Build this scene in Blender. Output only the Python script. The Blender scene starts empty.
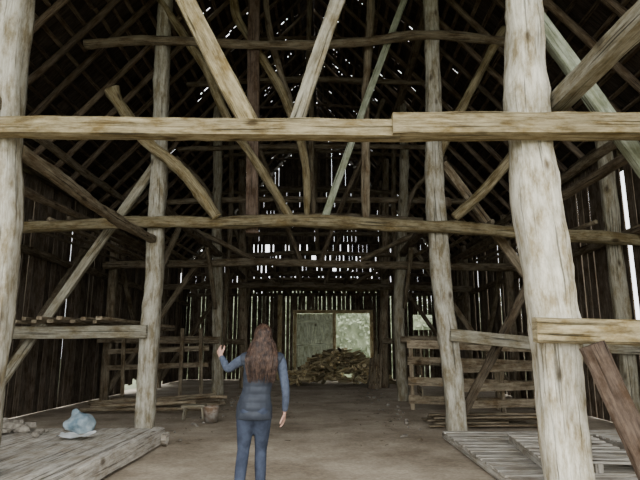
import bpy, math, random, bmesh
from mathutils import Vector, noise, Matrix
R=random.Random(7)
D=bpy.data; C=bpy.context
def link(o):
    C.scene.collection.objects.link(o); return o
# ---------------------------------------------------------------- materials
def nmat(name):
    m=D.materials.new(name); m.use_nodes=True
    nt=m.node_tree; b=nt.nodes['Principled BSDF']; return m,nt,b
def N(nt,t,**k):
    n=nt.nodes.new(t)
    for a,v in k.items(): setattr(n,a,v)
    return n
def wood(name,dark,light,patch=None,rough=.9,crack=.75,us=34,bump=.8,knots=True):
    m,nt,b=nmat(name); L=nt.links.new
    uv=N(nt,'ShaderNodeUVMap')
    def mp(sx,sy):
        q=N(nt,'ShaderNodeMapping'); q.inputs['Scale'].default_value=(sx,sy,1); L(uv.outputs[0],q.inputs[0]); return q
    n1=N(nt,'ShaderNodeTexNoise'); n1.inputs['Scale'].default_value=1; n1.inputs['Detail'].default_value=9; n1.inputs['Roughness'].default_value=.75; n1.inputs['Distortion'].default_value=.25
    L(mp(us,2.6).outputs[0],n1.inputs['Vector'])
    r=N(nt,'ShaderNodeValToRGB'); r.color_ramp.elements[0].position=.36; r.color_ramp.elements[1].position=.64
    r.color_ramp.elements[0].color=(*dark,1); r.color_ramp.elements[1].color=(*light,1); L(n1.outputs[0],r.inputs[0])
    n2=N(nt,'ShaderNodeTexNoise'); n2.inputs['Scale'].default_value=1; n2.inputs['Detail'].default_value=8; n2.inputs['Roughness'].default_value=.7
    L(mp(7,2.6).outputs[0],n2.inputs['Vector'])
    r2=N(nt,'ShaderNodeValToRGB'); r2.color_ramp.elements[0].position=.44; r2.color_ramp.elements[1].position=.62
    L(n2.outputs[0],r2.inputs[0])
    mx=N(nt,'ShaderNodeMix',data_type='RGBA',blend_type='MULTIPLY')
    L(r2.outputs[0],mx.inputs['Factor']); L(r.outputs[0],mx.inputs['A']); mx.inputs['B'].default_value=(*(patch or (.5,.42,.33)),1)
    n3=N(nt,'ShaderNodeTexNoise'); n3.inputs['Scale'].default_value=1; n3.inputs['Detail'].default_value=3
    L(mp(us*1.4,.8).outputs[0],n3.inputs['Vector'])
    r3=N(nt,'ShaderNodeValToRGB'); r3.color_ramp.elements[0].position=.33; r3.color_ramp.elements[1].position=.41
    r3.color_ramp.elements[0].color=(1-crack,)*3+(1,); L(n3.outputs[0],r3.inputs[0])
    m2=N(nt,'ShaderNodeMix',data_type='RGBA',blend_type='MULTIPLY'); m2.inputs['Factor'].default_value=1
    L(mx.outputs['Result'],m2.inputs['A']); L(r3.outputs[0],m2.inputs['B'])
    col=m2.outputs['Result']
    if knots:
        vo=N(nt,'ShaderNodeTexVoronoi'); vo.inputs['Scale'].default_value=1; L(mp(3.2,1.5).outputs[0],vo.inputs['Vector'])
        rk=N(nt,'ShaderNodeValToRGB'); rk.color_ramp.elements[0].position=.06; rk.color_ramp.elements[1].position=.15; rk.color_ramp.elements[0].color=(.2,.16,.12,1)
        L(vo.outputs['Distance'],rk.inputs[0])
        mk=N(nt,'ShaderNodeMix',data_type='RGBA',blend_type='MULTIPLY'); mk.inputs['Factor'].default_value=.85
        L(col,mk.inputs['A']); L(rk.outputs[0],mk.inputs['B']); col=mk.outputs['Result']
    at=N(nt,'ShaderNodeAttribute'); at.attribute_name='tint'
    m3=N(nt,'ShaderNodeVectorMath',operation='SCALE'); L(col,m3.inputs[0]); L(at.outputs['Fac'],m3.inputs['Scale'])
    L(m3.outputs[0],b.inputs['Base Color']); b.inputs['Roughness'].default_value=rough
    b.inputs['Specular IOR Level'].default_value=.12
    ad=N(nt,'ShaderNodeMath',operation='ADD'); L(n1.outputs[0],ad.inputs[0]); L(r3.outputs[0],ad.inputs[1])
    bp=N(nt,'ShaderNodeBump'); bp.inputs['Strength'].default_value=bump; bp.inputs['Distance'].default_value=.015
    L(ad.outputs[0],bp.inputs['Height']); L(bp.outputs[0],b.inputs['Normal'])
    return m
def plain(name,c1,c2,scale=20,rough=.8,bump=.3,dist=.01,detail=5,lo=.35,hi=.65):
    m,nt,b=nmat(name); L=nt.links.new
    tc=N(nt,'ShaderNodeTexCoord'); n=N(nt,'ShaderNodeTexNoise'); n.inputs['Scale'].default_value=scale; n.inputs['Detail'].default_value=detail
    L(tc.outputs['Object'],n.inputs['Vector']); r=N(nt,'ShaderNodeValToRGB')
    r.color_ramp.elements[0].position=lo; r.color_ramp.elements[1].position=hi
    r.color_ramp.elements[0].color=(*c1,1); r.color_ramp.elements[1].color=(*c2,1)
    L(n.outputs[0],r.inputs[0]); L(r.outputs[0],b.inputs['Base Color']); b.inputs['Roughness'].default_value=rough
    b.inputs['Specular IOR Level'].default_value=.2
    bp=N(nt,'ShaderNodeBump'); bp.inputs['Strength'].default_value=bump; bp.inputs['Distance'].default_value=dist
    L(n.outputs[0],bp.inputs['Height']); L(bp.outputs[0],b.inputs['Normal']); return m
W_LIGHT=wood('wood_weathered_light',(.22,.20,.145),(.52,.49,.38),patch=(.58,.51,.39))
W_POST=wood('wood_barked_post',(.36,.33,.25),(.70,.67,.56),patch=(.50,.44,.33),us=20,crack=.6)
W_BEAM=wood('wood_brown_beam',(.14,.112,.062),(.39,.335,.205),patch=(.55,.47,.33))
W_GREEN=wood('wood_grey_plank',(.21,.23,.165),(.46,.49,.375),patch=(.6,.6,.5))
W_RED=wood('wood_red_brown',(.05,.036,.027),(.13,.095,.07))
W_MID=wood('wood_mid_brown',(.11,.088,.058),(.31,.26,.18))
W_DARK=wood('wood_old_dark',(.05,.04,.028),(.16,.13,.09))
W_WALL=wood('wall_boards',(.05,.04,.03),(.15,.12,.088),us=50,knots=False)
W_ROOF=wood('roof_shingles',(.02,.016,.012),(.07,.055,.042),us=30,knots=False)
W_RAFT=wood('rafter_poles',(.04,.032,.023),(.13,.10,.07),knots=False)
W_GREY=wood('wood_silver_grey',(.28,.255,.215),(.62,.59,.52),patch=(.68,.63,.56))
def dirt():
    m,nt,b=nmat('dirt_floor'); L=nt.links.new
    tc=N(nt,'ShaderNodeTexCoord')
    a=N(nt,'ShaderNodeTexNoise'); a.inputs['Scale'].default_value=.8; a.inputs['Detail'].default_value=9; a.inputs['Roughness'].default_value=.7
    c=N(nt,'ShaderNodeTexNoise'); c.inputs['Scale'].default_value=22; c.inputs['Detail'].default_value=6; c.inputs['Roughness'].default_value=.7
    L(tc.outputs['Object'],a.inputs['Vector']); L(tc.outputs['Object'],c.inputs['Vector'])
    r=N(nt,'ShaderNodeValToRGB'); r.color_ramp.elements[0].position=.37; r.color_ramp.elements[1].position=.63
    r.color_ramp.elements[0].color=(.29,.235,.17,1); r.color_ramp.elements[1].color=(.56,.48,.37,1); L(a.outputs[0],r.inputs[0])
    r2=N(nt,'ShaderNodeValToRGB'); r2.color_ramp.elements[0].position=.3; r2.color_ramp.elements[1].position=.7
    r2.color_ramp.elements[0].color=(.68,.68,.68,1); r2.color_ramp.elements[1].color=(1.1,1.1,1.1,1); L(c.outputs[0],r2.inputs[0])
    m2=N(nt,'ShaderNodeMix',data_type='RGBA',blend_type='MULTIPLY'); m2.inputs['Factor'].default_value=1
    L(r.outputs[0],m2.inputs['A']); L(r2.outputs[0],m2.inputs['B']); L(m2.outputs['Result'],b.inputs['Base Color'])
    b.inputs['Roughness'].default_value=.95; b.inputs['Specular IOR Level'].default_value=.1
    bp=N(nt,'ShaderNodeBump'); bp.inputs['Strength'].default_value=.5; bp.inputs['Distance'].default_value=.015
    L(c.outputs[0],bp.inputs['Height']); L(bp.outputs[0],b.inputs['Normal']); return m
M_DIRT=dirt()
M_GRASS=plain('grass_ground',(.13,.15,.08),(.24,.26,.15),3,bump=.5)
M_LEAF=plain('hedge_leaves',(.20,.23,.15),(.36,.40,.27),2,rough=.7)
M_STONE=plain('rubble_stone',(.12,.105,.085),(.27,.245,.20),14)
# ---------------------------------------------------------------- mesh builder
class MB:
    def __init__(s): s.v=[];s.f=[];s.uv=[];s.t=[];s.m=[]
    def face(s,idx,uvs,t=1,m=0): s.f.append(idx);s.uv.append(uvs);s.t.append(t);s.m.append(m)
    def sweep(s,pts,w,h=None,sq=0,n=12,step=.35,wob=0,ref=None,tint=None,cap=1.25,mi=0,drift=None):
        pts=[Vector(p) for p in pts]; k=len(pts)
        if h is None: h=w
        ws=list(w) if isinstance(w,(list,tuple)) else [w]*k
        hs=list(h) if isinstance(h,(list,tuple)) else [h]*k
        if tint is None: tint=R.uniform(.78,1.15)
        if drift is None: drift=wob*.8
        P=[];Wd=[];Hd=[]
        for i in range(k-1):
            a=pts[max(i-1,0)];b=pts[i];c=pts[i+1];d=pts[min(i+2,k-1)]
            ln=(c-b).length; q=max(1,int(ln/step))
            for j in range(q+(1 if i==k-2 else 0)):
                t=j/q
                P.append(.5*((2*b)+(c-a)*t+(2*a-5*b+4*c-d)*t*t+(3*b-a-3*c+d)*t**3) if k>2 else b.lerp(c,t))
                Wd.append(ws[i]*(1-t)+ws[i+1]*t);Hd.append(hs[i]*(1-t)+hs[i+1]*t)
        T0=(pts[-1]-pts[0]).normalized()
        if ref is None: ref=Vector((0,1,0)) if abs(T0.y)<.8 else Vector((0,0,1))
        ref=Vector(ref)
        if n==4: prof=[(-1,-1),(1,-1),(1,1),(-1,1)]
        else:
            p=2+sq*7; prof=[]
            for i in range(n):
                a=2*math.pi*i/n; cc,ss=math.cos(a),math.sin(a); r=(abs(cc)**p+abs(ss)**p)**(-1/p); prof.append((cc*r,ss*r))
        sd=Vector((R.uniform(0,99),R.uniform(0,99),R.uniform(0,99)))
        base=len(s.v); dist=0; u0=R.uniform(0,60); v0=R.uniform(0,60); rings=[]
        for i,pt in enumerate(P):
            if i: dist+=(P[i]-P[i-1]).length
            T=(P[min(i+1,len(P)-1)]-P[max(i-1,0)]).normalized()
            S=T.cross(ref).normalized(); U=S.cross(T).normalized()
            off=Vector((0,0,0))
            if drift: off=S*noise.noise(sd+Vector((dist*.5,0,0)))*drift*2+U*noise.noise(sd+Vector((dist*.5,9,0)))*drift*2
            for (a,b) in prof:
                g=1
                if wob: g=1+wob/max(.02,Wd[i]*.5)*(noise.noise(sd+Vector((a*1.1,b*1.1,dist*1.6)))+.5*noise.noise(sd+Vector((a*3,b*3,dist*6))))
                s.v.append(pt+off+S*a*Wd[i]*.5*g+U*b*Hd[i]*.5*g)
            rings.append(dist)
        m=len(prof); per=2*(Wd[0]+Hd[0])*.9
        for i in range(len(P)-1):
            for j in range(m):
                j2=(j+1)%m
                s.face((base+i*m+j,base+i*m+j2,base+(i+1)*m+j2,base+(i+1)*m+j),
                       [(u0+j/m*per,v0+rings[i]),(u0+(j+1)/m*per,v0+rings[i]),(u0+(j+1)/m*per,v0+rings[i+1]),(u0+j/m*per,v0+rings[i+1])],tint,mi)
        e=base+(len(P)-1)*m
        cu=[(u0+a*Wd[0]*.5,v0+b*.06) for a,b in prof]
        s.face(tuple(base+j for j in range(m))[::-1],cu[::-1],tint*cap,mi)
        s.face(tuple(e+j for j in range(m)),cu,tint*cap,mi)
        return s
    def board(s,a,b,w,h,**k):
        k.setdefault('step',1.2); k.setdefault('cap',1.0)
        return s.sweep([a,b],w,h,n=4,**k)
    def obj(s,name,mat,smooth=False,parent=None):
        me=D.meshes.new(name); me.from_pydata([tuple(v) for v in s.v],[],s.f)
        for mm in (mat if isinstance(mat,(list,tuple)) else [mat]): me.materials.append(mm)
        uvl=me.uv_layers.new(name='UVMap'); flat=[c for f in s.uv for p in f for c in p]
        uvl.data.foreach_set('uv',flat)
        at=me.attributes.new('tint','FLOAT','FACE'); at.data.foreach_set('value',s.t)
        me.polygons.foreach_set('material_index',s.m)
        if smooth: me.polygons.foreach_set('use_smooth',[True]*len(me.polygons))
        me.update(); o=link(D.objects.new(name,me))
        if parent: o.parent=parent
        return o
def timber(name,pts,w,h=None,mat=W_MID,sq=.0,wob=.02,smooth=True,**k):
    n=k.pop('n',16); k.setdefault('step',.1)
    return MB().sweep(pts,w,h,sq=sq,n=n,wob=wob,**k).obj(name,mat,smooth=smooth and sq<.5)
# ---------------------------------------------------------------- dimensions
HW=6.2; EZ=5.5; RZ=12.5; YB=26.0
def roofz(x): return RZ-abs(x)*(RZ-EZ)/HW
# ---------------------------------------------------------------- floor / ground
g=MB(); nx,ny=50,110
for j in range(ny+1):
    for i in range(nx+1):
        x=-6.6+13.2*i/nx; y=-3+29.6*j/ny
        g.v.append(Vector((x,y,.018*noise.noise(Vector((x*1.3,y*1.3,0)))+.01*noise.noise(Vector((x*4,y*4,3)))-.012)))
for j in range(ny):
    for i in range(nx):
        a=j*(nx+1)+i; g.face((a,a+1,a+nx+2,a+nx+1),[(0,0),(1,0),(1,1),(0,1)])
g.obj('floor',M_DIRT,smooth=True)
g=MB(); g.v=[Vector(p) for p in((-60,-30,-.07),(60,-30,-.07),(60,80,-.07),(-60,80,-.07))]; g.face((0,1,2,3),[(0,0)]*4); g.obj('ground',M_GRASS)
# ---------------------------------------------------------------- walls
def wall_side(side):
    b=MB(); y=1.0
    while y<YB:
        w=R.uniform(.17,.27); gap=R.choice([.002,.003,.006,.012,.03]) if side<0 else R.choice([.003,.006,.012,.03,.055])
        z0=0; z1=EZ+.1
        if side<0 and 18<y<22.5: z0=R.uniform(.2,.45)
        if side<0 and R.random()<.03: z1=R.uniform(3.8,4.8)
        if side>0 and 9.9<y<10.15: y+=.16
        x=side*(HW+R.uniform(0,.02)); tl=R.uniform(-.02,.02)
        b.board((x,y+w/2,z0),(x,y+w/2+tl,z1),.025,w,ref=(0,1,0),step=3,tint=R.uniform(.6,1.6))
        y+=w+gap
    return b
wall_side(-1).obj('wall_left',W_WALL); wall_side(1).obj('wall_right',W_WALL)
b=MB(); x=-HW
while x<HW:
    w=R.uniform(.15,.24); xm=x+w/2
    low=3.15 if -1.05<xm<2.65 else 0
    segs=[(0,2.3),(3.0,3.95)] if 4.5<xm<5.5 else [(low,3.95)]
    for z0,z1 in segs: b.board((xm,YB,z0),(xm+R.uniform(-.01,.01),YB,z1),w,.025,step=3,tint=R.uniform(.6,1.5))
    x+=w+R.choice([.003,.006,.02,.035])
# gable: rows of short boards between the horizontal rails; only the lower rows are gappy
zr=[3.95,4.45,4.95,5.45,5.95,6.5,7.2,8.2,9.3,12.5]
for zi in range(len(zr)-1):
    z0=zr[zi]; z1=zr[zi+1]; x=-HW
    while x<HW:
        w=R.uniform(.12,.2); xm=x+w/2; top=min(z1,roofz(xm)-.02)
        if top>z0+.05:
            core=z0<6.0 and abs(xm)<4.0
            if not core or R.random()>.025:
                off=R.choice([0,0,.03,.07]) if core else 0
                b.board((xm,YB,z0),(xm,YB,top-off),w+.004,.025,step=3,tint=R.uniform(.5,1.5))
        x+=w+(R.choice([0,.003,.01,.03,.045]) if (z0<6.0 and abs(xm)<4.0) else R.choice([0,0,0,0,.012]))
for z in zr[:-1]:
    xe=(RZ-z)*HW/(RZ-EZ)-.1; xe=min(xe,HW)
    b.board((-xe,YB-.07,z),(xe,YB-.07,z+R.uniform(-.05,.05)),.15,.08,step=3,tint=1.2)
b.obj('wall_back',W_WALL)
b=MB(); x=-HW
while x<HW:
    w=.25; xm=x+w/2
    if roofz(xm)>6.9: b.board((xm,1.0,6.8),(xm,1.0,roofz(xm)),w-.01,.025,step=3)
    x+=w
b.obj('front_gable_sun_block',W_WALL)  # unseen front gable, added to limit how far sunlight reaches inside
# ---------------------------------------------------------------- roof
b=MB()
for sd in(-1,1):
    Lr=math.hypot(HW+.4,(HW+.4)*(RZ-EZ)/HW); dx=-(HW+.4)/Lr*sd; dz=(HW+.4)*(RZ-EZ)/HW/Lr
    rows=31; rh=Lr/rows; up=Vector((dx,0,dz)); nrm=Vector((sd*dz,0,abs(dx)))
    e0=Vector((sd*(HW+.4),0,roofz(HW+.4)))
    for r in range(rows):
        y=.8
        while y<YB+.3:
            w=R.uniform(.25,.45); frac=r/rows
            pm=.012
            if y>11 and frac>.5: pm=.24
            elif frac>.4: pm=.04
            ww=w+.005
            if R.random()<pm: ww=w-R.uniform(.02,.08)
            p=e0+up*(rh*r-.03)+nrm*(.10+R.uniform(0,.01)); q=e0+up*(rh*(r+1)+(.05 if ww>w else -.03))+nrm*.085
            a=Vector((0,y,0)); c=Vector((0,y+ww,0)); base=len(b.v); th=nrm*.018
            for t in(p+a,p+c,q+c,q+a,p+a+th,p+c+th,q+c+th,q+a+th): b.v.append(t)
            tt=R.uniform(.6,1.4); u=R.uniform(0,50)
            for f in((3,2,1,0),(4,5,6,7),(0,1,5,4),(1,2,6,5),(2,3,7,6),(3,0,4,7)):
                b.face(tuple(base+i for i in f),[(u,u),(u+w,u),(u+w,u+rh),(u,u+rh)],tt)
            y+=w
b.obj('roof',W_ROOF)
b=MB()
for sd in(-1,1):
    nb=30
    for i in range(nb):
        t=(i+.3)/nb; x=sd*(HW+.3)*(1-t); z=roofz(x)+.035
        y=.9
        while y<YB:
            l=R.uniform(3,5); y2=min(YB,y+l)
            b.board((x+R.uniform(-.02,.02),y,z+R.uniform(-.015,.015)),(x+R.uniform(-.02,.02),y2,z+R.uniform(-.015,.015)),.08,.035,step=2.5,tint=R.uniform(.8,1.9)); y=y2+.01
b.obj('roof_battens',W_RAFT)
b=MB(); y=1.2
while y<YB:
    for sd in(-1,1):
        yo=y+R.uniform(-.08,.08)
        b.sweep([(sd*(HW+.3),yo,roofz(HW+.3)-.06),(sd*4,yo+R.uniform(-.1,.1),roofz(4)-.1),(sd*2,yo+R.uniform(-.1,.1),roofz(2)-.1),(0,yo,RZ-.08)],[.15,.14,.12,.1],n=8,wob=.015,step=.5,tint=R.uniform(1.0,2.2))
    if int(y)%2==0: b.sweep([(-1.9,yo,roofz(1.9)-.2),(0,yo,roofz(1.9)-.1),(1.9,yo,roofz(1.9)-.2)],.1,n=8,wob=.02,tint=1.6)
    y+=.92
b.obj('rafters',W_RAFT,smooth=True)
timber('ridge_pole',[(0,1.1,RZ-.25),(0,13,RZ-.22),(0,YB-.1,RZ-.25)],.14,mat=W_RAFT)
for sd in(-1,1):
    timber('roof_purlin',[(sd*2.8,1.1,roofz(2.8)-.3),(sd*2.8,9,roofz(2.8)-.27),(sd*2.8,18,roofz(2.8)-.3),(sd*2.8,YB-.1,roofz(2.8)-.3)],.22,mat=W_DARK,tint=1.5)
    timber('top_plate',[(sd*6.05,1,EZ-.15),(sd*6.05,YB-.1,EZ-.15)],.2,.2,mat=W_DARK,sq=1)
    for z in(1.75,3.5):
        timber('side_girt',[(sd*6.08,1,z),(sd*6.08,13,z+.05),(sd*6.08,YB-.1,z)],.12,.16,mat=W_DARK,sq=1,tint=1.3)
# ---------------------------------------------------------------- frames
PT=roofz(2.75)-.4
timber('timber_post',[(-2.78,5.3,-.05),(-2.78,5.3,1),(-2.85,5.3,3),(-2.93,5.3,5.4),(-2.85,5.3,PT)],[.33,.31,.31,.36,.3],mat=W_POST,sq=.25,wob=.035,tint=.78)
timber('timber_post',[(2.72,5.3,-.05),(2.69,5.3,.6),(2.65,5.3,1.4),(2.61,5.3,2.5),(2.62,5.3,5.2),(2.75,5.3,PT)],[.42,.40,.42,.46,.36,.3],mat=W_POST,sq=.15,wob=.04,tint=1.08)
timber('tie_beam',[(-6.1,5.02,3.60),(-2.7,5.02,3.6),(-1,5.02,3.58),(1.2,5.02,3.56)],.18,.2,mat=W_BEAM,sq=1,n=16,wob=.012,tint=1.0)
timber('tie_beam',[(1.12,5.0,3.585),(3.5,5.0,3.57),(6.1,5.0,3.6)],.225,.24,mat=W_BEAM,sq=1,n=16,wob=.012,tint=1.0)
timber('queen_strut',[(-.30,5.15,3.68),(-1.08,5.2,5.21),(-2.6,5.25,8.3)],.2,.16,mat=W_BEAM,sq=1,wob=.01,tint=1.1)
timber('queen_strut',[(.16,5.15,3.68),(.63,5.2,5.2),(1.9,5.3,8.9)],.15,.06,mat=W_LIGHT,sq=1,wob=.01,tint=.7)
timber('diagonal_brace',[(2.72,5.5,5.3),(3.72,5.5,3.56),(5.2,5.5,1.0)],.17,.12,mat=W_GREEN,sq=.9,wob=.01,tint=.8)
timber('longitudinal_beam',[(2.92,1.1,3.92),(2.9,5.75,3.96)],.18,.18,mat=W_LIGHT,sq=1,wob=.012,tint=.7)
timber('longitudinal_beam',[(-2.95,1.1,3.95),(-2.95,5.6,3.9)],.2,.2,mat=W_MID,sq=.6)
timber('cross_girt',[(2.36,4.98,1.6),(4.2,4.98,1.56),(6.1,5.0,1.6)],.22,.12,mat=W_BEAM,sq=1,wob=.012,tint=1.1)
timber('leaning_plank',[(2.78,4.8,1.48),(3.3,4.78,0)],.22,.07,mat=W_RED,sq=1,wob=.015,tint=1.0)
timber('wooden_pole',[(2.80,5.85,2.0),(2.87,5.7,1.1),(3.02,5.6,0)],.05,mat=W_MID,n=10)
# frame B
timber('timber_post',[(-2.70,9.9,-.05),(-2.72,9.9,1.5),(-2.69,9.9,3.4),(-2.8,9.9,7),(-2.8,9.9,PT)],[.33,.31,.30,.27,.25],mat=W_POST,sq=.3,wob=.03,tint=.74)
timber('timber_post',[(2.74,9.9,-.05),(2.68,9.9,1.5),(2.55,9.9,3.6),(2.57,9.9,6),(2.66,9.9,PT)],[.33,.34,.35,.30,.28],mat=W_POST,sq=.3,wob=.03,tint=.78)
timber('tie_beam',[(-6.1,9.62,3.60),(-5.3,9.62,3.62),(-2.7,9.62,3.70),(0,9.62,3.72),(2.8,9.62,3.58),(6.1,9.62,3.36)],[.18,.19,.2,.22,.22,.2],mat=W_BEAM,sq=.25,wob=.03,tint=.8)
timber('collar_beam',[(-4.3,9.7,7.35),(-2.8,9.7,7.45),(-.5,9.7,7.32),(1.2,9.7,7.36),(2.6,9.7,7.52),(4.15,9.7,7.35)],.18,mat=W_MID,wob=.03,tint=.85)
timber('knee_brace',[(-3.55,9.45,6.22),(-3.42,9.45,6.0),(-2.93,9.45,5.3),(-2.1,9.45,4.6),(-1.5,9.45,3.78)],[.32,.22,.23,.23,.18],mat=W_BEAM,wob=.045,cap=1.9,tint=1.1)
timber('knee_brace',[(4.05,9.6,5.1),(3.4,9.6,4.35),(2.8,9.6,3.8)],[.22,.2,.17],mat=W_BEAM,wob=.03,tint=.95)
timber('diagonal_brace',[(-2.87,10.1,5.0),(-5.9,10.1,.1)],.17,.1,mat=W_LIGHT,sq=.8,wob=.01,tint=.8)
timber('diagonal_brace',[(2.77,10.1,5.0),(5.9,10.1,.2)],.17,.1,mat=W_MID,sq=.8,wob=.01,tint=1.0)
timber('queen_strut',[(-.16,9.75,3.75),(-1.36,9.75,5.72),(-2.0,9.78,7.0),(-2.92,9.8,8.4),(-3.0,9.8,8.8)],[.15,.15,.17,.14,.12],mat=W_BEAM,wob=.03,drift=.04,tint=.8)
timber('queen_strut',[(.42,9.78,3.75),(1.2,9.8,6.0),(2.1,9.8,8.45),(2.5,9.8,9.3)],.13,.05,mat=W_GREEN,sq=1,wob=.008,tint=.95)
timber('queen_strut',[(.12,10.0,3.8),(0,10.0,5.2),(-.37,10.0,6.46),(-1.1,10.0,7.7),(-1.38,10.0,8.45),(-1.5,10.0,10.4)],[.12,.14,.17,.16,.17,.13],mat=W_BEAM,wob=.03,drift=.04,tint=.8)
timber('queen_strut',[(0.05,10.2,5.0),(-.09,10.2,5.8),(-.5,10.2,7.2),(-.77,10.2,8.45),(-1.0,10.2,10.8)],[.11,.13,.13,.14,.11],mat=W_MID,wob=.03,drift=.04,tint=.9)
timber('king_strut',[(1.23,10.0,3.8),(1.25,10.0,5.5),(1.33,10.0,7.2),(1.39,10.0,8.45),(1.3,10.0,10.6)],[.15,.17,.16,.17,.13],mat=W_MID,wob=.03,drift=.04,tint=.9)
timber('hanging_post',[(-.90,9.85,3.55),(-.95,9.85,6),(-1.0,9.85,roofz(1.0)-.2)],.24,.14,mat=W_RED,sq=1,wob=.01,tint=1.3)
timber('knee_brace',[(2.6,9.85,5.0),(3.11,9.8,6.03),(4.05,9.8,7.7)],[.14,.18,.15],mat=W_BEAM,wob=.03,tint=.8)
timber('cross_girt',[(-5.6,9.65,1.72),(-2.7,9.65,1.74)],.22,.1,mat=W_LIGHT,sq=1,wob=.012,tint=.7)
timber('cross_girt',[(2.65,9.65,1.67),(4.2,9.65,1.52),(6.1,9.7,1.45)],.22,.1,mat=W_LIGHT,sq=1,wob=.012,tint=.75)
timber('diagonal_brace',[(2.85,10.3,.1),(4.0,10.3,2.1),(4.8,10.3,3.5)],.16,.09,mat=W_DARK,sq=.9,tint=1.1)
for sd in(-1,1):
    timber('aisle_post',[(sd*5.85,9.9,-.05),(sd*5.8,9.9,EZ-.1)],.26,.22,mat=W_LIGHT if sd>0 else W_MID,sq=.3,wob=.02,tint=.8)
    timber('aisle_post',[(sd*5.9,5.3,-.05),(sd*5.9,5.3,EZ-.1)],.24,.22,mat=W_MID,sq=.3,wob=.02)
timber('longitudinal_beam',[(-2.78,5.4,3.5),(-2.75,7.8,3.38),(-2.72,9.8,3.42)],.14,.14,mat=W_MID,sq=.4,tint=.9)
timber('longitudinal_beam',[(-5.0,3,5.35),(-4.9,14,5.3)],.16,mat=W_MID,tint=.8)
timber('longitudinal_beam',[(5.2,3,4.75),(5.2,16,4.75)],.16,mat=W_MID,tint=.8)
timber('longitudinal_beam',[(-4.2,5.2,3.75),(-4.1,9.8,3.85),(-4.2,16,3.95)],.13,mat=W_DARK,tint=1.3)
timber('longitudinal_beam',[(4.2,5.2,3.75),(4.1,9.8,3.75),(4.2,16,3.95)],.13,mat=W_DARK,tint=1.3)
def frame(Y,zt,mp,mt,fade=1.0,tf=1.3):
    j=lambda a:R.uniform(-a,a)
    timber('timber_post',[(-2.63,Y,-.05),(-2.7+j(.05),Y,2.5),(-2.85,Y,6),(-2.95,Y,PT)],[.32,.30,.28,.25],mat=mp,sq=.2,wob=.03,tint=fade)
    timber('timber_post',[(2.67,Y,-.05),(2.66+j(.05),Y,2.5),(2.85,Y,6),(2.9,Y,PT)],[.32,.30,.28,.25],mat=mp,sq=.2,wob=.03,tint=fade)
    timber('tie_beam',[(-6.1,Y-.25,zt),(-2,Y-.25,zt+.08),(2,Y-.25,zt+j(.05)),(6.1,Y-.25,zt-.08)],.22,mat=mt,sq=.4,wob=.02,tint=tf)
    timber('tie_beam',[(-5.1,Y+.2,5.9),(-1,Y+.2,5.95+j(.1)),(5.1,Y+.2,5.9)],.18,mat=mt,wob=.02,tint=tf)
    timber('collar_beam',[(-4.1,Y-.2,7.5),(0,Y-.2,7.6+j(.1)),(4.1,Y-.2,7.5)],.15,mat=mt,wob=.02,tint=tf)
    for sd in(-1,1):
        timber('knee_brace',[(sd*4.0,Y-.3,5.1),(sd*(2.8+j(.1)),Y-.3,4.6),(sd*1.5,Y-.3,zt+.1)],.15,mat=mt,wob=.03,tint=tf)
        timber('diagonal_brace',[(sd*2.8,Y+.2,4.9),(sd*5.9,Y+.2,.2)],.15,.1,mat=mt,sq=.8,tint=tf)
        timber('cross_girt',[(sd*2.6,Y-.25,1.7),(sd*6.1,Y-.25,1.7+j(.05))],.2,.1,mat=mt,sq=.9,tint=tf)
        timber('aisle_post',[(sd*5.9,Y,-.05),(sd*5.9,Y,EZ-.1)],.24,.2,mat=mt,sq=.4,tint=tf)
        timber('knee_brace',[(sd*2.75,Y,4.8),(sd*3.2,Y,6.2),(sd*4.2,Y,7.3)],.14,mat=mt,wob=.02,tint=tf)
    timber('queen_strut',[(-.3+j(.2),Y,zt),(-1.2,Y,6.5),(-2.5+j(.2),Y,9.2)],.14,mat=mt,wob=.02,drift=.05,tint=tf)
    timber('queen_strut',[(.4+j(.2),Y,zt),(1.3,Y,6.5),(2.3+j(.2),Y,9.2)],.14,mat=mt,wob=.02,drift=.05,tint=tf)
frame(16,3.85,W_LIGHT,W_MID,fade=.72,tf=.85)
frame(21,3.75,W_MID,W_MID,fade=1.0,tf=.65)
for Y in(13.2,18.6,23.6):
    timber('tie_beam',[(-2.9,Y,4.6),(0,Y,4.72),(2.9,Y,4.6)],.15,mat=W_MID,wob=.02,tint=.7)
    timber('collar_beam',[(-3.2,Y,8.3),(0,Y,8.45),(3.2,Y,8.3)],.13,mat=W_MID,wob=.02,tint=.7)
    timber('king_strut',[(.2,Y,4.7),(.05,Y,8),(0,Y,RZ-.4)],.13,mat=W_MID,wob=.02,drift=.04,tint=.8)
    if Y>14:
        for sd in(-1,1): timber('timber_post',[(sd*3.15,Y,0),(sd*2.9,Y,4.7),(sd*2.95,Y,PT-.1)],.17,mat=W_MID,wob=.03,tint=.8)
for sd in(-1,1):
    timber('longitudinal_beam',[(sd*2.75,9.9,4.15),(sd*2.75,16,4.2),(sd*2.75,YB-.1,4.1)],.18,mat=W_DARK,sq=.3,tint=1.1)
    timber('diagonal_brace',[(sd*2.75,10.1,2.6),(sd*2.75,11.6,4.1)],.12,mat=W_MID,tint=.8)
    timber('diagonal_brace',[(sd*2.75,15.8,2.6),(sd*2.75,14.3,4.1)],.12,mat=W_MID,tint=.8)
    timber('diagonal_brace',[(sd*6.0,10.4,.3),(sd*6.0,14.8,4.6)],.14,.1,mat=W_MID,sq=.6,tint=.8)
    timber('diagonal_brace',[(sd*6.0,20,.3),(sd*6.0,16.4,4.6)],.14,.1,mat=W_MID,sq=.6,tint=.8)
    timber('longitudinal_beam',[(sd*1.3,16,3.98),(sd*1.2,21,3.9),(sd*1.3,YB-.1,3.95)],.14,mat=W_DARK,tint=1.1)
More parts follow.
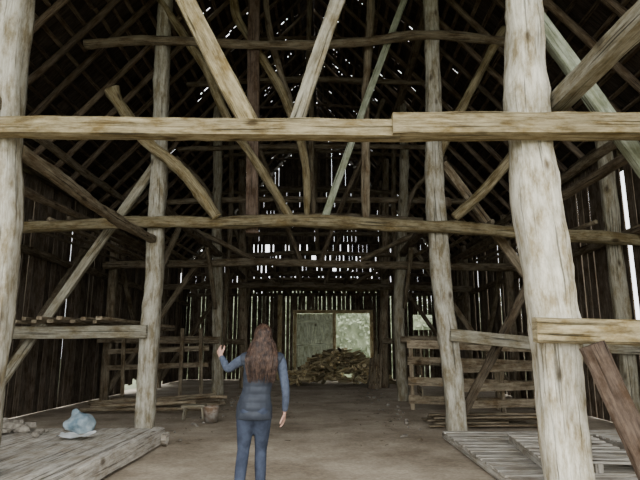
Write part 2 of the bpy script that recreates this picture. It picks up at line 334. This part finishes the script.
for sgn,n_,st in((-1,7,.42),(1,6,.48)):
    b=MB()
    for i in range(n_):
        x=sgn*(3.1+i*st); b.sweep([(x,9.9+R.uniform(-.1,.3),3.84 if sgn<0 else 3.76),(x+R.uniform(-.2,.2),16.4,4.05)],R.uniform(.07,.11),n=8,wob=.01,tint=R.uniform(.5,1.0),step=.6)
    b.obj('loft_poles',W_MID,smooth=True)
b=MB()
for i in range(14):
    y=21.3+i*.33; b.sweep([(-2.9,y,4.12),(0,y,4.15),(2.9,y,4.1)],.09,n=8,wob=.01,tint=R.uniform(.5,1.0),step=.6)
b.obj('loft_poles',W_MID,smooth=True)
# ---------------------------------------------------------------- back door
b=MB(); yd=YB-.1
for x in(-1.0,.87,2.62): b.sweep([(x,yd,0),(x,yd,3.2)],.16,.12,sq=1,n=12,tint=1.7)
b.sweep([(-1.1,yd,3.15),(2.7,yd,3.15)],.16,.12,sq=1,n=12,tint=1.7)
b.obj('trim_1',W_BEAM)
b=MB()
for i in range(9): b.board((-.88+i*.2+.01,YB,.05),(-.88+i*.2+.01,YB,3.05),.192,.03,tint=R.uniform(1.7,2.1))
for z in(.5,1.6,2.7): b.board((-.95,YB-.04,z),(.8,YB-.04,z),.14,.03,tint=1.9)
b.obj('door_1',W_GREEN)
timber('timber_post',[(-1.7,YB-.4,0),(-1.7,YB-.4,3.9)],.2,mat=W_BEAM,sq=.6,tint=1.5)
timber('timber_post',[(3.1,YB-.5,0),(3.15,YB-.5,3.9)],.2,mat=W_BEAM,sq=.6,tint=1.5)
def rock(b,p,r,t=1,mult=None,amp=.35,nn=8,mm=5):
    k=len(b.v); sd=Vector((R.uniform(0,99),)*3)
    sx,sy,sz=mult or (R.uniform(.8,1.3),R.uniform(.7,1.1),R.uniform(.5,.85))
    for i in range(mm+1):
        for j in range(nn):
            th=math.pi*i/mm; ph=2*math.pi*j/nn; v=Vector((math.sin(th)*math.cos(ph),math.sin(th)*math.sin(ph),math.cos(th)))
            q=1+amp*noise.noise(sd+v*1.3); b.v.append(Vector(p)+Vector((v.x*sx,v.y*sy,v.z*sz))*r*q)
    for i in range(mm):
        for j in range(nn):
            j2=(j+1)%nn; b.face((k+i*nn+j,k+(i+1)*nn+j,k+(i+1)*nn+j2,k+i*nn+j2),[(0,0)]*4,t)
def hedge(cx,cy,rx,ry,rz,n):
    b=MB(); rock(b,(cx,cy,rz*.8),1,1,(rx*.95,ry*.85,rz*1.0))
    for i in range(n):
        v=Vector((R.gauss(0,1),R.gauss(0,1),R.gauss(0,1))).normalized()*R.uniform(.9,1.1)
        p=Vector((cx+v.x*rx,cy+v.y*ry,rz*.9+v.z*rz))
        if p.z<0: continue
        a=Vector((R.gauss(0,1),R.gauss(0,1),R.gauss(0,1))).normalized(); c=a.orthogonal().normalized(); s=R.uniform(.08,.2)
        k=len(b.v); b.v+= [p-a*s,p-c*s*.6,p+a*s,p+c*s*.6]; b.face((k,k+1,k+2,k+3),[(0,0)]*4)
    b.obj('hedge',M_LEAF)
hedge(1.5,36,7,1.8,3.0,7000); hedge(-7,36,4,2,3,3000); hedge(10.5,36,4,2,2.6,3000)
# ---------------------------------------------------------------- firewood pile
b=MB()
for i in range(470):
    x=R.uniform(-1.1,3.1); y=R.uniform(21.75,23.8)
    hx=max(0,1-abs((x-.95)/2.25)**1.5); hy=max(.0,1-abs((y-22.8)/1.3)**2)
    hm=1.4*hx*hy**.5; z=.07+R.random()**.5*hm
    a=R.uniform(0,math.pi); e=R.uniform(-.45,.45); l=R.uniform(.2,.33); d=Vector((math.cos(a),math.sin(a)*.8,e)).normalized()*l
    p=Vector((x,y,max(z,.07+abs(d.z)))); n=R.choice([5,6,8]); r=R.uniform(.09,.19)
    b.sweep([p-d,p+d],r,r*R.uniform(.6,1),n=n,step=.6,tint=R.uniform(.6,2.2),cap=1.5,ref=(.1,.2,1))
b.obj('firewood_pile',W_BEAM)
b=MB()
for i in range(5): b.board((2.0+i*.1,20.1,.02),(2.15+i*.1,20.75+R.uniform(-.1,.1),1.2+R.uniform(-.3,.3)),.08,.03)
b.obj('leaning_boards',W_MID)
# ---------------------------------------------------------------- left platform
b=MB(); x=-6.1
while x<-2.2:
    w=R.uniform(.2,.3); b.board((x+w/2,3.0,.225+R.uniform(0,.012)),(x+w/2+R.uniform(-.01,.01),8.55+R.uniform(-.06,.08),.225+R.uniform(0,.012)),w-.012,.05,tint=R.uniform(.8,1.2)); x+=w
b.sweep([(-2.12,2.9,.14),(-2.1,8.75,.13)],.16,.24,sq=1,n=16,wob=.01,tint=1.15)
for y in(3.2,5,6.8,8.35): b.board((-6.1,y,.1),(-2.2,y,.1),.18,.16,tint=.7)
b.sweep([(-2.3,8.66,.1),(-1.95,8.66,.09)],.18,.16,sq=1,n=12,wob=.01)
b.obj('wooden_platform',W_GREY)
# ---------------------------------------------------------------- right decks
b=MB()
for x in(2.42,3.3,4.2,5.1): b.sweep([(x,5.75,.06),(x,9.3,.06)],.12,.11,sq=1,n=12,tint=.9)
y=5.8
while y<9.2:
    w=R.uniform(.12,.2); b.board((2.34,y+w/2,.13),(5.3,y+w/2+R.uniform(-.03,.03),.13),w,.028,ref=(0,0,1),tint=R.uniform(.7,1.1)); y+=w+R.uniform(.03,.1)
b.obj('slatted_deck',W_GREY)
def pallet(name,cx,cy,z,rot,L=1.4,Wd=1.1,mat=W_GREY):
    b=MB(); M=Matrix.Translation((cx,cy,z))@Matrix.Rotation(rot,4,'Z'); T=lambda p:M@Vector(p)
    rx=M.to_3x3()@Vector((0,0,1))
    for y in(-Wd/2+.05,0,Wd/2-.05): b.board(T((-L/2,y,.06)),T((L/2,y,.06)),.08,.09,ref=rx,tint=.8)
    for i in range(9):
        x=-L/2+.06+i*(L-.12)/8; b.board(T((x,-Wd/2,.118)),T((x,Wd/2,.118)),.11,.022,ref=rx,tint=R.uniform(.8,1.15))
    for i in range(3):
        x=-L/2+.06+i*(L-.12)/2; b.board(T((x,-Wd/2,.006)),T((x,Wd/2,.006)),.1,.018,ref=rx,tint=.8)
    b.obj(name,mat)
pallet('wooden_pallet',3.45,7.0,.15,1.45,L=1.9)
pallet('wooden_pallet',4.75,7.6,.15,1.6,L=1.5)
b=MB()
for i in range(7):
    b.board((2.35+R.uniform(0,.3),10.5+i*.17,.04+.03*(i%3)),(4.3+R.uniform(-.4,.6),10.55+i*.17+R.uniform(-.1,.1),.05+.03*(i%3)),R.uniform(.12,.2),.03,ref=(0,0,1),tint=R.uniform(.6,1.4))
for i in range(2): b.board((2.5,10.7+i*.5,.16),(5.0,10.6+i*.5,.2),.16,.03,ref=(0,0,1),tint=1.1)
b.obj('lumber_stack',W_MID)
b=MB()
for z,t in((1.5,1.5),(1.1,1.2),(.62,1.5),(.2,1.2)): b.board((2.45,13.5,z+.05),(5.6,13.5,z-.05),.2,.03,tint=t)
for x in(2.55,3.6,4.6,5.5): b.board((x,13.55,0),(x,13.55,1.6),.1,.06,tint=1.2)
b.obj('pen_fence',W_MID)
b=MB()
for z in(1.35,.95,.5): b.board((2.55,12.1,z),(2.65,13.3,z),.03,.18,ref=(0,0,1),tint=.9)
for z in(1.0,.6,.25): b.board((3.3,12.1,z),(5.3,12.2,z+.05),.16,.03,tint=1.2)
for x in(3.35,4.3,5.2): b.board((x,12.2,0),(x,12.2,1.1),.09,.05,tint=1)
b.obj('feed_rack',W_MID)
# ---------------------------------------------------------------- left side bits
b=MB()
for i in range(10):
    b.sweep([(-4.9+i*.17,9.4+R.uniform(-.3,.1),1.90+.05*(i%2)),(-4.8+i*.17+R.uniform(-.15,.15),14.0+R.uniform(-.5,1),1.9+.07*(i%2))],R.uniform(.07,.12),.06,n=8,sq=.6,tint=R.uniform(.8,1.4),cap=1.1)
b.obj('lumber_stack',W_MID)
b=MB()
for i in range(9):
    y=12.6+i*.28; b.sweep([(-5.2+R.uniform(-.3,.3),y,.08+.06*(i%2)),(-2.3+R.uniform(-.3,.4),y+R.uniform(-.5,.5),.1+.1*(i%3))],R.uniform(.05,.1),n=8,wob=.02,tint=R.uniform(.8,1.6))
b.obj('pole_pile',W_MID,smooth=True)
b=MB()
for z in(.9,1.35): b.board((-5.7,15.6,z),(-2.85,15.6,z+.1),.14,.04)
for x in(-5.2,-4.4,-3.6,-3.0): b.board((x,15.55,0),(x+R.uniform(-.1,.1),15.55,2.0),.1,.05)
b.obj('pen_fence',W_MID)
b=MB()
for i in range(45):
    x=max(-5.6,min(-3.45,R.gauss(-4.3,.5))); y=min(8.4,R.gauss(8.1,.2)); r=R.uniform(.03,.085); rock(b,(x,y,.27+r*.5),r)
for i in range(16):
    a=R.uniform(-.5,.5); p=Vector((R.uniform(-4.9,-3.75),R.uniform(7.9,8.4),.31+R.uniform(0,.12))); d=Vector((math.cos(a),math.sin(a),R.uniform(-.1,.1)))*R.uniform(.15,.3); b.board(p-d,p+d,.07,.03,tint=1)
b.obj('rubble_pile',M_STONE)
M_BAG=plain('blue_grey_plastic',(.12,.18,.22),(.36,.43,.46),7,rough=.5,bump=1.0,dist=.04)
b=MB(); rock(b,(-3.1,8.1,.40),.2,1,(.95,.6,.8),amp=.7,nn=20,mm=14)
b.obj('plastic_sack',M_BAG,smooth=True)
M_PAPER=plain('paper',(.50,.53,.54),(.68,.70,.70),8,rough=.7)
b=MB(); n=12
for j in range(n+1):
    for i in range(n+1):
        x=i/n*.42-.21; y=j/n*.3-.15; b.v.append(Vector((-2.85+x,7.5+y,.30+.05*noise.noise(Vector((x*9,y*9,1)))+.05*abs(x)*3)))
for j in range(n):
    for i in range(n):
        a=j*(n+1)+i; b.face((a,a+1,a+n+2,a+n+1),[(0,0)]*4)
b.obj('crumpled_paper',M_PAPER,smooth=True)
def lathe(b,prof,c,n=24,t=1,mi=0):
    k=len(b.v)
    for r,z in prof:
        for j in range(n):
            a=2*math.pi*j/n; b.v.append(Vector((c[0]+r*math.cos(a),c[1]+r*math.sin(a),c[2]+z)))
    for i in range(len(prof)-1):
        for j in range(n):
            j2=(j+1)%n; b.face((k+i*n+j,k+i*n+j2,k+(i+1)*n+j2,k+(i+1)*n+j),[(0,0)]*4,t,mi)
M_CAN=plain('rusty_tin',(.20,.13,.08),(.46,.43,.38),9,rough=.5)
def bucket(bx,by,bz,s=1,m=M_CAN):
    b=MB()
    lathe(b,[(.0,.01*s),(.12*s,.01*s),(.125*s,0),(.15*s,.29*s),(.158*s,.30*s),(.158*s,.31*s),(.145*s,.31*s),(.12*s,.03*s),(0,.03*s)],(bx,by,bz))
    b.sweep([(bx-.155*s,by,bz+.28*s),(bx-.12*s,by-.14*s,bz+.22*s),(bx,by-.19*s,bz+.19*s),(bx+.12*s,by-.14*s,bz+.22*s),(bx+.155*s,by,bz+.28*s)],.012,n=6,step=.04)
    b.obj('tin_bucket',m,smooth=True)
bucket(-1.82,11.2,0)
b=MB(); sx,sy=-2.3,11.8
b.board((sx-.24,sy,.26),(sx+.24,sy,.26),.28,.05,ref=(0,0,1),step=.2)
for a,c in((-.18,-.1),(.18,-.1),(-.18,.1),(.18,.1)): b.sweep([(sx+a,sy+c,.24),(sx+a*1.2,sy+c*1.2,0)],.04,n=8)
b.obj('low_stool',W_LIGHT)
b=MB()
for i in range(260):
    s=R.choice([-1,1]); x=s*abs(R.gauss(1.9,.4)) if i%3 else R.uniform(-2,2.2); y=R.uniform(8.5,24)
    a=R.uniform(0,6.28); l=R.uniform(.02,.07); d=Vector((math.cos(a)*l,math.sin(a)*l,0)); p=Vector((x,y,.012))
    b.board(p-d,p+d,R.uniform(.008,.02),.008,ref=(0,0,1),tint=R.uniform(.5,1.2))
b.obj('wood_chips',W_MID)
b=MB()
for i in range(60):
    s=R.choice([-1,1]); r=R.uniform(.02,.05); rock(b,(s*R.uniform(1.7,2.3),R.uniform(8.8,20),r*.3),r)
b.obj('floor_stones',M_STONE,smooth=False)
# ---------------------------------------------------------------- woman
M_SKIN=plain('skin',(.34,.20,.15),(.42,.26,.20),20,rough=.5,bump=.05)
M_VEST=plain('quilted_vest_navy',(.020,.024,.033),(.034,.040,.052),8,rough=.55,bump=.3)
M_SLEEVE=plain('sleeve_blue',(.045,.055,.080),(.070,.086,.12),30,rough=.85)
M_JEAN=plain('jeans_dark_blue',(.022,.028,.045),(.042,.053,.080),14,rough=.85)
M_HAIR=plain('dark_brown_hair',(.014,.008,.006),(.062,.036,.024),25,rough=.45)
M_SHOE=plain('shoe_dark',(.04,.035,.03),(.08,.07,.06),20)
M_EYE=plain('eye_white',(.6,.6,.58),(.7,.7,.68),5,rough=.2)
M_LIP=plain('lips',(.35,.12,.10),(.42,.16,.13),20)
wo=D.objects.new('woman',None); link(wo); wo.location=(0,5.4,0)
def bake(o,voxel,smooth=6,fac=.5):
    m=o.modifiers.new('r','REMESH'); m.mode='VOXEL'; m.voxel_size=voxel; m.use_smooth_shade=True
    s=o.modifiers.new('s','SMOOTH'); s.iterations=smooth; s.factor=fac
    C.view_layer.update(); dg=C.evaluated_depsgraph_get(); me=D.meshes.new_from_object(o.evaluated_get(dg)); o.modifiers.clear(); o.data=me
    me.polygons.foreach_set('use_smooth',[True]*len(me.polygons)); return o
def limb(b,pts,ws,hs=None,n=16,ref=None):
    b.sweep(pts,[w*2 for w in ws],[h*2 for h in (hs or ws)],n=n,step=.03,ref=ref,tint=1)
def ell(b,c,rx,ry,rz,n=20,m=14):
    k=len(b.v)
    for i in range(m+1):
        th=math.pi*i/m
        for j in range(n):
            ph=2*math.pi*j/n; b.v.append(Vector((c[0]+rx*math.sin(th)*math.cos(ph),c[1]+ry*math.sin(th)*math.sin(ph),c[2]-rz*math.cos(th))))
    for i in range(m):
        for j in range(n):
            j2=(j+1)%n; b.face((k+i*n+j,k+i*n+j2,k+(i+1)*n+j2,k+(i+1)*n+j),[(0,0)]*4)
b=MB()
limb(b,[(-.222,0,.80),(-.216,0,.90),(-.20,0,1.04),(-.18,0,1.20),(-.162,0,1.32),(-.152,0,1.38),(-.15,.01,1.43),(-.15,.03,1.50)],[.145,.158,.120,.132,.145,.10,.052,.048],[.10,.108,.088,.10,.085,.07,.055,.05])
limb(b,[(-.26,0,1.35),(-.325,.0,1.345),(-.42,.06,1.30),(-.505,.12,1.25),(-.56,.20,1.31),(-.605,.27,1.362)],[.05,.056,.048,.042,.038,.028])
limb(b,[(-.04,0,1.355),(.02,0,1.345),(.055,-.01,1.20),(.078,-.02,1.07),(.080,.02,.96),(.068,.07,.85)],[.05,.056,.048,.042,.038,.028])
limb(b,[(-.30,0,.90),(-.305,.01,.80),(-.315,.05,.62),(-.325,.07,.49),(-.335,.01,.33),(-.345,-.06,.10),(-.345,-.07,.06)],[.086,.090,.074,.06,.058,.045,.047])
limb(b,[(-.135,0,.90),(-.14,.02,.80),(-.155,.10,.62),(-.165,.14,.49),(-.165,.13,.33),(-.16,.14,.10),(-.16,.14,.06)],[.086,.090,.074,.06,.058,.045,.047])
ell(b,(-.27,-.055,.87),.085,.07,.09); ell(b,(-.16,-.055,.87),.085,.07,.09)
o=bake(b.obj('body',M_JEAN,parent=wo),.011,8)
for m in(M_SLEEVE,M_SKIN): o.data.materials.append(m)
for p in o.data.polygons:
    c=p.center; p.material_index=2 if (c.z>1.39 and abs(c.x+.15)<.09) else (0 if (c.z<.93 and -.45<c.x<.035) else 1)
b=MB()
limb(b,[(-.222,0,.785),(-.218,0,.90),(-.202,0,1.04),(-.182,0,1.20),(-.162,0,1.31),(-.153,0,1.375),(-.15,.005,1.42),(-.15,.01,1.465)],[.178,.173,.138,.153,.163,.125,.075,.066],[.130,.132,.108,.118,.108,.09,.075,.068])
limb(b,[(-.20,0,1.33),(-.30,.0,1.345),(-.345,.012,1.335)],[.07,.073,.068]); limb(b,[(-.10,0,1.33),(0,0,1.345),(.036,0,1.325)],[.07,.073,.068])
o=bake(b.obj('vest',M_VEST,parent=wo),.010,4)
for v in o.data.vertices:
    if v.co.z<1.33 and -.36<v.co.x<.02:
        q=abs(math.sin((v.co.z-.79)*math.pi/.075)); v.co.y+=(-1 if v.co.y<0 else 1)*(.010*q-.004)
hc=Vector((-.15,.03,1.555))
b=MB(); ell(b,hc+Vector((0,-.008,.012)),.074,.092,.105); ell(b,hc+Vector((0,.028,-.05)),.054,.062,.062)
ell(b,hc+Vector((0,.098,-.022)),.011,.018,.012); ell(b,hc+Vector((0,.09,0)),.008,.012,.024)
ell(b,hc+Vector((0,.078,-.092)),.018,.014,.014)
for s in(-1,1):
    ell(b,hc+Vector((s*.076,-.005,-.01)),.008,.017,.03); ell(b,hc+Vector((s*.030,.074,.022)),.022,.012,.007)
limb(b,[hc+Vector((0,-.01,-.13)),hc+Vector((0,0,-.05))],[.05,.05])
bake(b.obj('head',M_SKIN,parent=wo),.006,3)
b=MB()
for s in(-1,1): ell(b,hc+Vector((s*.030,.078,.003)),.013,.010,.008)
b.obj('eyes',M_EYE,smooth=True,parent=wo)
b=MB()
for s in(-1,1): ell(b,hc+Vector((s*.030,.087,.003)),.005,.003,.005)
b.obj('irises',M_HAIR,smooth=True,parent=wo)
b=MB(); ell(b,hc+Vector((0,.084,-.056)),.022,.008,.007); b.obj('lips',M_LIP,smooth=True,parent=wo)
def hand(name,wr,dirv,palmn,side,curl):
    d=Vector(dirv).normalized(); nrm=Vector(palmn); nrm=(nrm-d*nrm.dot(d)).normalized(); s=d.cross(nrm).normalized()*side
    wr=Vector(wr); b=MB()
    limb(b,[wr-d*.03,wr,wr+d*.04,wr+d*.085],[.024,.025,.036,.038],[.022,.017,.016,.013],ref=nrm,n=14)
    Ls=[.068,.076,.070,.055]
    for i,o_ in enumerate((-.028,-.009,.010,.028)):
        p=wr+d*.078+s*o_; dd=d+s*o_*2.5; dd.normalize(); pts=[p-d*.015,p]; q=p; L=Ls[i]
        for k,fr in enumerate((.45,.31,.24)):
            a=curl*(k+.6); dv=(dd*math.cos(a)+nrm*math.sin(a)); q=q+dv*L*fr; pts.append(q)
        limb(b,pts,[.009,.0092,.0085,.0078,.006],n=8)
    t0=wr+d*.022-s*.028; t1=t0+(d*.5-s*.8+nrm*.25).normalized()*.038; t2=t1+(d*.85-s*.4+nrm*.3).normalized()*.03; t3=t2+(d+nrm*.3).normalized()*.024
    limb(b,[t0+s*.012,t0,t1,t2,t3],[.012,.014,.011,.0095,.007],n=8)
    return bake(b.obj(name,M_SKIN,parent=wo),.0035,3)
hand('left_hand',(-.61,.277,1.368),(-.35,.55,.6),(0.6,.3,-.3),1,.35)
hand('right_hand',(.066,.078,.838),(-.08,.22,-1),(-1,.1,0),1,.38)
for nm,x,y in(('left_shoe',-.345,-.07),('right_shoe',-.16,.14)):
    b=MB(); limb(b,[(x,y-.07,.045),(x,y-.02,.052),(x,y+.06,.045),(x,y+.13,.032),(x,y+.175,.022)],[.03,.038,.038,.044,.025],[.04,.05,.042,.03,.02],n=16,ref=(0,0,1))
    o=bake(b.obj(nm,M_SHOE,parent=wo),.007,3)
cu=D.curves.new('hair','CURVE'); cu.dimensions='3D'; cu.bevel_depth=.0055; cu.bevel_resolution=1
rr=random.Random(3)
for i in range(560):
    ph=math.radians(rr.uniform(-125,125)); lay=rr.uniform(0,.010); pts=[]
    cx,cy,cz=hc.x,hc.y-.008,hc.z+.012
    pts.append(Vector((cx+rr.uniform(-.012,.012),cy+rr.uniform(-.02,.05),cz+.110+lay)))
    for th in(25,50,75,98):
        t=math.radians(th); pts.append(Vector((cx+math.sin(ph)*math.sin(t)*(.078+lay),cy-math.cos(ph)*math.sin(t)*(.098+lay),cz+math.cos(t)*(.108+lay))))
    l=pts[-1]; ez=rr.uniform(1.12,1.27); xs=l.x-cx
    wv=rr.uniform(0,6.28); am=rr.uniform(.005,.018)
    for k,z in enumerate((1.48,1.42,1.36,1.30,ez)):
        if k<4 and z<ez: continue
        f_=(k+1)/5; tx=cx+.003+xs*(1.0+.75*math.sin(f_*2.3)-.15*f_); ty=-.128-.014*rr.random()
        q=min(1,f_*1.6); y=l.y*(1-q)+ty*q
        if abs(xs)>.06: y+=.02
        pts.append(Vector((tx+am*math.sin(wv+k*1.6),y,z)))
    sp=cu.splines.new('BEZIER'); sp.bezier_points.add(len(pts)-1)
    for k,p in enumerate(pts):
        bp=sp.bezier_points[k]; bp.co=p; bp.handle_left_type=bp.handle_right_type='AUTO'; bp.radius=1 if k<len(pts)-1 else .2
    sp.resolution_u=5
ho=link(D.objects.new('hair',cu)); ho.parent=wo; cu.materials.append(M_HAIR)
b=MB(); ell(b,hc+Vector((0,-.016,.02)),.079,.094,.109)
o=b.obj('hair_cap',M_HAIR,smooth=True,parent=wo)
bm=bmesh.new(); bm.from_mesh(o.data); bmesh.ops.delete(bm,geom=[v for v in bm.verts if v.co.y>.05+(v.co.z-hc.z)*.35+.012 and v.co.z<hc.z+.09],context='VERTS'); bm.to_mesh(o.data); bm.free()
# ---------------------------------------------------------------- light
w=D.worlds.new('World'); C.scene.world=w; w.use_nodes=True; nt=w.node_tree
bg=nt.nodes['Background']; bg.inputs[0].default_value=(.95,.98,1,1); bg.inputs[1].default_value=4.0
sl=D.lights.new('sun','SUN'); sl.energy=4.5; sl.angle=math.radians(90); sl.color=(1,.985,.95)
so=link(D.objects.new('sun',sl)); so.rotation_euler=Vector((.1,1,-.5)).to_track_quat('-Z','Y').to_euler()
# ---------------------------------------------------------------- camera
cd=D.cameras.new('camera'); cd.lens=30.4; cd.sensor_width=36; cd.clip_end=300
co=link(D.objects.new('camera',cd)); co.location=(.47,0,1.45); co.rotation_euler=(math.radians(90+11.31),0,.0109)
C.scene.camera=co
